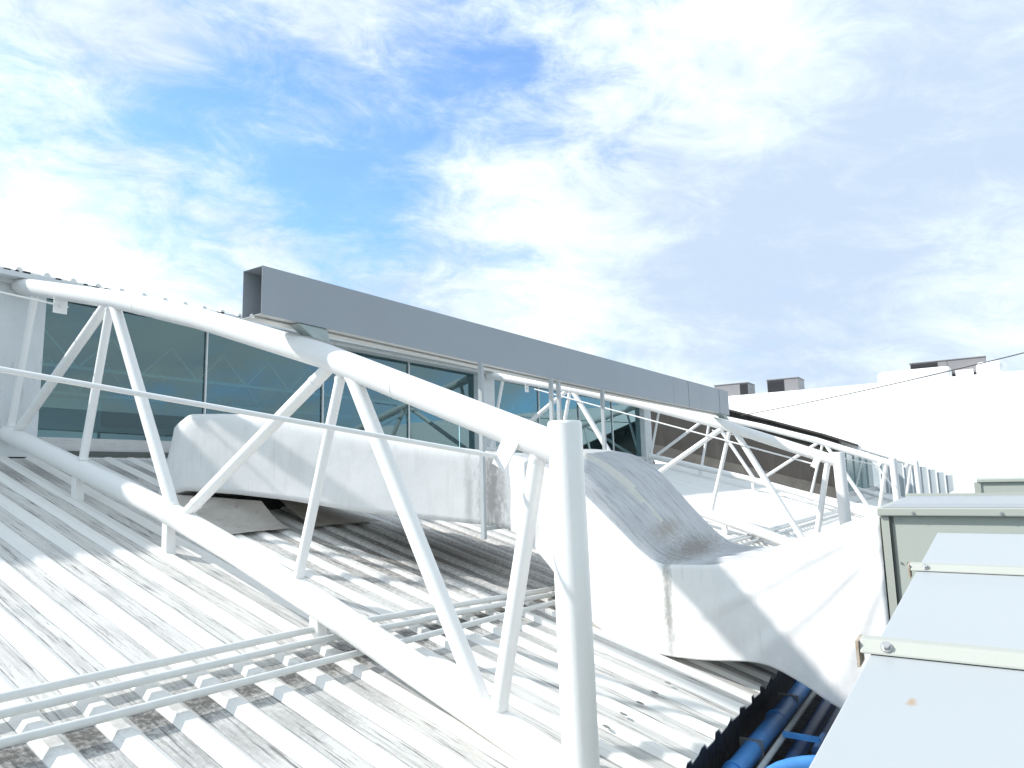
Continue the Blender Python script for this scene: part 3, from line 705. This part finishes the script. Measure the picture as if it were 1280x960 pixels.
# cross run from the wall side, front face square to the view
f0 = Vector((7.1, 4.75, 0)); fd = Vector((-.4386, .8987, 0)); fn_ = Vector((.8987, .4386, 0))   # along, back
ZT = [(0, .325), (.38, .37), (1.4, .53), (2.46, .77), (3.1, .90), (3.73, .955), (4.36, .975), (4.6, .975)]
ZB = [(0, -.61), (.39, -.54), (1.92, -.36), (2.88, -.19), (3.6, -.10), (4.37, -.03), (4.7, -.02)]
def it(tab, s):
    for (a, za), (b, zb) in zip(tab, tab[1:]):
        if a <= s <= b: return za + (zb - za) * (s - a) / (b - a)
    return tab[-1][1]
def seg1(bm):
    rings_ = []
    cols = [(s, 0.0) for s in [0.0 + .2 * i for i in range(22)]]
    R_ = .38
    for i in range(0, 9): 
        a = i / 8 * math.pi / 2; cols.append((4.28 + math.sin(a) * R_, R_ - math.cos(a) * R_))
    cols += [(4.66, .8), (4.66, 1.7)]
    rows = []
    for (s, bk) in cols:
        row = []; zt, zb = it(ZT, min(s, 4.6)), it(ZB, min(s, 4.7))
        rnd = max(0, s - 4.28) / .38
        for j in range(15):
            u = j / 14; z = zb + (zt - zb) * u
            fl = rnd * .26 * (1 - u) ** 1.4                       # skirt flares outward at the closed end
            top_r = .0
            if u > .85: top_r = (u - .85) / .15
            inset = .05 * top_r ** 2; drop = rnd * .10 * top_r
            p = f0 + fd * (s + fl - rnd * .10 * top_r ** 2) + fn_ * (bk + inset + .018 * noise.noise(Vector((s * 1.3, z * 1.7, 4)))); p.z = z - drop - rnd * .18 * (1 - u)
            row.append(bm.verts.new(p))
        q = f0 + fd * min(s, 4.5) + fn_ * max(bk, .0) + fn_ * .25; q.z = zt - rnd * .10 + .004; row.append(bm.verts.new(q))
        q = f0 + fd * min(s, 4.5) + fn_ * 1.7; q.z = zt - rnd * .10 + .004; row.append(bm.verts.new(q))
        rows.append(row)
    for a, b in zip(rows, rows[1:]):
        for j in range(len(a) - 1):
            f = bm.faces.new((a[j], a[j + 1], b[j + 1], b[j])); f.smooth = True
    # underside
    for a, b, (s, bk), (s2, bk2) in zip(rows, rows[1:], cols, cols[1:]):
        pa = f0 + fd * s + fn_ * 1.7; pa.z = a[0].co.z; pb_ = f0 + fd * s2 + fn_ * 1.7; pb_.z = b[0].co.z
        if (pa - pb_).length > .01 and bk < .5: bm.faces.new((a[0], b[0], bm.verts.new(pb_), bm.verts.new(pa)))
dp('cross_duct', M['membrane'], seg1, False)
# flashings where the cross run meets the roof
def flashing(P, n=8, curve=.12):
    # P: foot left, foot right (on roof), head right, head left (under duct)
    a, b, c, d = map(Vector, P)
    def f(bm):
        rows = []
        for i in range(n + 1):
            s = i / n; row = []
            for j in range(7):
                u = j / 6; p = a.lerp(b, s).lerp(d.lerp(c, s), u); p.z -= curve * math.sin(math.pi * u) * .5; p += Vector((0, 0, .012 * noise.noise(p * 3)))
                row.append(bm.verts.new(p))
            rows.append(row)
        for r1_, r2_ in zip(rows, rows[1:]):
            for j in range(6): fa = bm.faces.new((r1_[j], r1_[j + 1], r2_[j + 1], r2_[j])); fa.smooth = True
    return f
dp('flashing_sheet', M['flash'], flashing(((4.95, 7.45, roofz(7.45) + .06), (6.0, 7.46, roofz(7.46) + .06), (5.86, 7.9, -.20), (5.0, 8.9, -.06))), fixn=False)
dp('flashing_sheet', M['flash'], flashing(((6.35, 7.45, roofz(7.45) + .06), (7.62, 7.42, roofz(7.42) + .065), (7.25, 8.3, -.30), (6.45, 8.3, -.2)), curve=.04), fixn=False)
dp('dark_opening', M['dark'], lambda bm: box(bm, 5.5, 7.2, 8.45, 8.5, roofz(8.4) - .02, -.12))

# ------------------------------------------------------------------ sage cabinet the duct feeds
ah = empty('rooftop_cabinet', (6.95, .7, -2.4)); tag(ah, 'sage green sheet metal cabinet joined to the white duct membrane', 'cabinet')
def ap(name, m, fn, sm=False):
    o = one(name, m, ah, fn, sm); o.location = (-6.95, -.7, 2.4); return o
ap('side_panel', M['ahu'], lambda bm: box(bm, 6.93, 8.9, -3.2, .655, -2.4, -.405))
ap('corner_post', M['ahulid'], lambda bm: box(bm, 6.905, 6.96, .66, .722, -2.4, -.405))
ap('shadow_joint', M['slit'], lambda bm: box(bm, 6.922, 6.929, .628, .655, -2.4, -.41))
def lid(bm):
    box(bm, 6.87, 8.95, -3.3, .745, -.400, -.330); bevel(bm, .010, 2)
ap('lid_edge', M['ahulid'], lid)
def lidtop(bm):
    hexa(bm, [(6.90, -3.3, -.328), (8.93, -3.3, -.328), (8.93, .70, -.328), (6.90, .70, -.328), (6.99, -3.25, -.300), (8.80, -3.25, -.292), (8.80, .62, -.292), (6.99, .62, -.300)])
ap('lid_top', M['ahutop'], lidtop)
ap('back_flange', M['ahulid'], lambda bm: box(bm, 8.81, 8.84, -3.3, .66, -.328, -.268))
def bolt(root_fn, x, y, z, r, axis='x'):
    def f(bm):
        d = {'x': Vector((-1, 0, 0)), 'z': Vector((0, 0, 1))}[axis]; p = Vector((x, y, z))
        tube(bm, [p, p + d * .004], r * 1.7, 14); tube(bm, [p + d * .0045, p + d * .014], r, 6)
    root_fn('bolt', M['bolt'], f)
for (yy, zz_) in ((.585, -.44), (.60, -.80), (.55, -.80), (.60, -1.15)): bolt(ap, 6.929, yy, zz_, .006)
for yy in (.47, -.15, -.8): bolt(ap, 6.869, yy, -.372, .008)
# second, farther cabinet
a2 = empty('rooftop_cabinet', (12, -.1, -2.4)); tag(a2, 'farther sage green cabinet behind the first, with white tarpaulin on its left', 'cabinet')
def ap2(name, m, fn, sm=False):
    o = one(name, m, a2, fn, sm); o.location = (-12, .1, 2.4); return o
ap2('side_panel', M['ahu'], lambda bm: box(bm, 12, 14, -3, -.06, -2.4, -.215))
ap2('lid_edge', M['ahu'], lambda bm: box(bm, 11.96, 14.05, -3.05, -.02, -.212, -.175))
ap2('corner_post', M['ahulid'], lambda bm: box(bm, 11.975, 12.03, -.055, .02, -2.4, -.213))
ap2('door_panel', M['ahulid'], lambda bm: box(bm, 11.97, 11.996, -3, -.66, -1.2, -.30))
def tarp(bm):
    rows = []
    for i in range(12):
        s = i / 11; row = []
        for j in range(6):
            u = j / 5; y = .03 + 1.0 * s; z = (-.26 - .55 * s ** 1.2) * (1 - u) + (-2.0) * u
            row.append(bm.verts.new((12.0 + .25 * s + .03 * math.sin(9 * s + 4 * u), y, z + .01 * noise.noise(Vector((s * 7, u * 4, 0))))))
        row.insert(0, bm.verts.new((13.9, .03 + 1.0 * s, row[0].co.z))); rows.append(row)
    for a, b in zip(rows, rows[1:]):
        for j in range(6): f = bm.faces.new((a[j], a[j + 1], b[j + 1], b[j])); f.smooth = True
tag(one('tarpaulin', M['membrane_w'], None, tarp), 'small white tarpaulin slope left of the farther sage cabinet', 'tarpaulin')
# ------------------------------------------------------------------ near unit with pale top and straps
nu = empty('near_cabinet', (3, -.5, -2.4)); tag(nu, 'near cabinet with pale blue top crossed by two cream straps, lower right corner', 'cabinet')
def npf(name, m, fn, sm=False):
    o = one(name, m, nu, fn, sm); o.location = (-3, .5, 2.4); return o
def ntop(bm):
    box(bm, .35, 5.39, -3, .24, -.445, -.42); bevel(bm, .004, 2)
npf('top_sheet', M['unittop'], ntop)
npf('side_panel', M['ahu'], lambda bm: box(bm, .38, 5.36, -2.97, .215, -2.4, -.448))
for xs_, w, h in ((3.40, .10, .028), (1.86, .085, .030)):
    def st(bm):
        hexa(bm, [(xs_ - w / 2, -3.02, -.418), (xs_ + w / 2, -3.02, -.418), (xs_ + w / 2, .262, -.418), (xs_ - w / 2, .262, -.418),
                  (xs_ - w / 2 + .02, -3.02, -.418 + h), (xs_ + w / 2 - .02, -3.02, -.418 + h), (xs_ + w / 2 - .02, .262, -.418 + h), (xs_ - w / 2 + .02, .262, -.418 + h)])
        bevel(bm, .006, 2)
    npf('strap', M['bar'], st)
    npf('strap_end', M['rust'], lambda bm: (box(bm, xs_ - w / 2 + .003, xs_ + w / 2 - .003, .262, .268, -.45, -.418 + h - .004)))
    def bt(bm):
        p = Vector((xs_ - w / 2 + .012, .205, -.418 + h * .55)); d = Vector((-.75, 0, .66)).normalized()
        tube(bm, [p, p + d * .004], .013, 18); tube(bm, [p + d * .0045, p + d * .013], .0085, 6)
    npf('bolt', M['bolt'], bt)

# ------------------------------------------------------------------ gutter well and pipes
gt = empty('gutter_well', (6, 1.5, -3.2)); tag(gt, kind='structure')
def gpp(name, m, fn):
    o = one(name, m, gt, fn); o.location = (-6, -1.5, 3.2); return o
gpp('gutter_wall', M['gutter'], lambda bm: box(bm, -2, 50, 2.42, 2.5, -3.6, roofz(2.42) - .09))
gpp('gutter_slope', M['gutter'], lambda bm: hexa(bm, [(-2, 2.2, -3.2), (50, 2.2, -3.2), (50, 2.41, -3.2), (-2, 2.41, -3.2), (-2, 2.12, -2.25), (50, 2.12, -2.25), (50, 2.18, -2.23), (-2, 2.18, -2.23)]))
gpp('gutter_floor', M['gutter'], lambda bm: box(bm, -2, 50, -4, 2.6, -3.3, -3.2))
gpp('concrete_pad', M['concrete'], lambda bm: box(bm, 5.5, 7.6, -3, 1.15, -3.19, -2.55))
def pipe(name, pts, r, m, label, cat='pipe', group='pipes in the dark gutter well'):
    o = one(name, m, None, lambda bm: tube(bm, pts, r, 20), True); tag(o, label, cat, group); return o
pipe('blue_pipe', [(2, 1.955, -2.53), (6.9, 1.955, -2.53), (7.9, 1.94, -2.53), (14, 1.95, -2.53)], .088, M['blue'], 'straight thick bright blue pipe nearest the roof edge')
bp = bpy.data.objects['blue_pipe']
for xx in (6.2, 7.72, 9.1):
    one('pipe_joint', M['blue'], bp, lambda bm: tube(bm, [(xx, 1.955, -2.53), (xx + .05, 1.955, -2.53)], .100, 24), True)
    one('pipe_clamp', M['bolt'], bp, lambda bm: box(bm, xx + .6, xx + .63, 1.85, 2.06, -2.66, -2.435))
pipe('grey_pipe', [(2, 1.735, -2.46), (14, 1.735, -2.46)], .026, M['gpipe'], 'thin light grey pipe lying along the thick blue pipe')
pipe('dark_pipe', [(2, 1.64, -2.62), (14, 1.64, -2.62)], .07, M['darkblue'], 'dark blue pipe in shade beyond the thin grey pipe')
pipe('dark_pipe', [(7.2, 1.47, -2.58), (14, 1.47, -2.58)], .045, M['darkblue'], 'slim dark blue pipe between dark blue and farthest pipe')
pipe('dark_pipe', [(7.0, 1.35, -2.58), (14, 1.35, -2.58)], .045, M['gutter'], 'farthest slim black pipe by the concrete pad')
el = [(5.0, 1.60, -2.50), (6.0, 1.60, -2.47)]
for i in range(1, 9):
    a = i / 8 * math.pi / 2; el.append((6.0 + .62 * math.sin(a), 1.60 - .62 * (1 - math.cos(a)), -2.45))
el.append((6.62, -.5, -2.45))
pipe('blue_pipe', el, .088, M['blue'], 'bright blue pipe bending in an elbow under the near cabinet')
def strut(bm):
    box(bm, 7.02, 7.06, 1.40, 1.72, -2.44, -2.40); box(bm, 7.02, 7.025, 1.40, 1.72, -2.398, -2.385)
tag(one('strut_channel', M['blue'], None, strut), 'short blue strut channel lying across the gutter pipes', 'channel')
